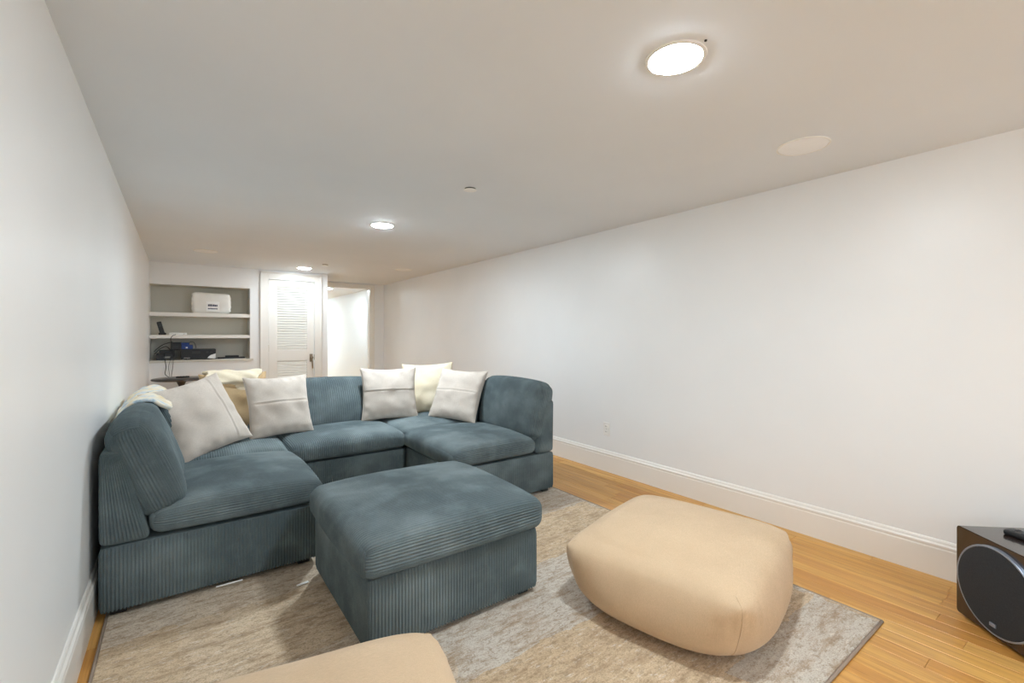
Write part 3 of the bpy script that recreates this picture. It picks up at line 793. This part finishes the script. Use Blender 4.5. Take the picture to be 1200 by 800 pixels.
for sx in (-1, 1): lathe('foot', [(.015, 0), (.017, .013)], 'black_rubber', am, 14, (sx*(wa-.05), .05, 0))
# things stacked to the left of it
d0, d1 = ony(183, 419, 7.58), ony(205, 419, 7.58)
cb = thing('cable_box', 'dark set top box with cables in the corner of the lowest niche shelf', 'media box', ((d0.x+d1.x)/2, 7.585, NZ0))
wc = (d1.x-d0.x)/2
box('case', (-wc, 0, .006), (wc, .2, .085), 'dark_plastic', cb, .004, 2)
box('upper_case', (-wc+.03, .012, .085), (wc-.004, .19, .132), 'black_plastic', cb, .004, 2)
box('display', (-.02, -.0015, .03), (.05, .0005, .05), 'plate_grey', cb)
e0, e1 = ony(200, 400, 7.62), ony(210, 409, 7.62)
dk = thing('power_adapter', 'black power adapter block sitting above the set top box', 'adapter', ((e0.x+e1.x)/2+.01, 7.63, NZ0+.132))
box('block', (-.055, -.035, .0), (.06, .04, .105), 'black_plastic', dk, .008, 2)
box('plug_face', (-.03, -.0375, .02), (.03, -.0345, .06), 'dark_plastic', dk, .001, 1)
g0, g1 = ony(210, 404, 7.64), ony(221, 408, 7.64)
bl = thing('blue_box', 'small blue network box standing on the black receiver', 'network box', ((g0.x+g1.x)/2+.03, 7.66, NZ0+.142))
box('case', (-.07, -.03, .0), (.07, .05, .058), 'blue_plastic', bl, .006, 2)
box('lid', (-.07, -.028, .058), (.03, .045, .09), 'blue_plastic', bl, .006, 2)
box('port', (-.01, -.0315, .012), (.012, -.0295, .032), 'white_plastic', bl)
h0, h1 = ony(255, 419, 7.62), ony(287, 419, 7.62)
gp = thing('media_device', 'small flat black device with a lead, lying alone on the lowest niche shelf', 'device', ((h0.x+h1.x)/2, 7.64, NZ0))
wg = (h1.x-h0.x)/2
box('case', (-wg, -.04, 0), (wg, .05, .022), 'dark_plastic', gp, .008, 3)
box('upper_case', (-wg*.45, -.03, .022), (wg*.55, .04, .045), 'black_plastic', gp, .008, 3)
tube('lead', [(-wg*.6, -.03, .02), (-wg*.9, -.05, .012), (-wg*1.15, -.02, .008), (-wg*1.1, .06, .006)], .004, 'black_rubber', gp)
# cables
cabs = [
 ('black cable hanging from the lowest niche shelf to the round table', [ony(192, 414, 7.58), ony(193, 420, 7.47), ony(194.5, 430, 7.46), ony(193.5, 438, 7.42), Vector((-.11, 7.25, .712))], .004),
 ('thin dark cable hanging beside the thicker one below the niche', [ony(202, 416, 7.58), ony(203, 421, 7.47), ony(202.5, 430, 7.465), ony(201, 440, 7.46), ony(202, 446, 7.46)], .0028),
 ('thin grey cable hanging against the wall below the niche', [ony(199, 418, 7.575), ony(199.5, 421, 7.47), ony(197.5, 430, 7.47), ony(198.5, 438, 7.468), ony(199, 444, 7.466)], .002),
 ('black cable arching from the niche corner to the power adapter', [ony(180.5, 412, 7.66), ony(186, 407, 7.62), ony(193, 403, 7.6), ony(202, 400.5, 7.6)], .005),
 ('dark cable looping up over the middle shelf edge', [ony(201, 401, 7.59), ony(200, 397, 7.5), ony(202, 393.5, 7.49), ony(206, 391.8, 7.52)], .0035),
 ('black lead looping above the receiver', [ony(218, 404, 7.7), ony(222, 401, 7.7), ony(227, 401, 7.7), ony(229.5, 406, 7.7), ony(229.5, 408, 7.7)], .0035),
 ('black lead lying across the set top box', [ony(181, 415, 7.57), ony(187, 409, 7.57), ony(195, 406, 7.57), ony(201, 412, 7.57), ony(204, 417, 7.57)], .005)]
for lab, pts, r in cabs: tag(tube('cable', pts, r, 'black_rubber'), lab, 'cable', 'cables in the shelf niche')

# ================================================================== ROUND TABLE
tb_ = thing('round_table', 'round dark brown side table standing below the shelf niche', 'table', (.022, 7.06, 0))
lathe('tabletop', [(.285, .682), (.30, .686), (.304, .694), (.302, .702), (.296, .706), (.002, .706)], 'tabletop_dark', tb_, 64)
lathe('pedestal', [(.03, .02), (.028, .1), (.026, .6), (.06, .682)], 'tabletop_dark', tb_, 28)
lathe('foot_disc', [(.19, 0), (.19, .012), (.05, .03), (.03, .05)], 'tabletop_dark', tb_, 40)
rm = thing('television_remote', 'black remote lying on the round dark table', 'remote', (ony(214, 442, 7.1).x, 7.12, .706), .15)
box('shell', (-.07, -.022, 0), (.07, .022, .018), 'black_plastic', rm, .006, 3)
for i in range(4): box('button', (-.05+.03*i-.005, -.006, .0175), (-.05+.03*i+.005, .006, .020), 'dark_plastic', rm, .001, 1)
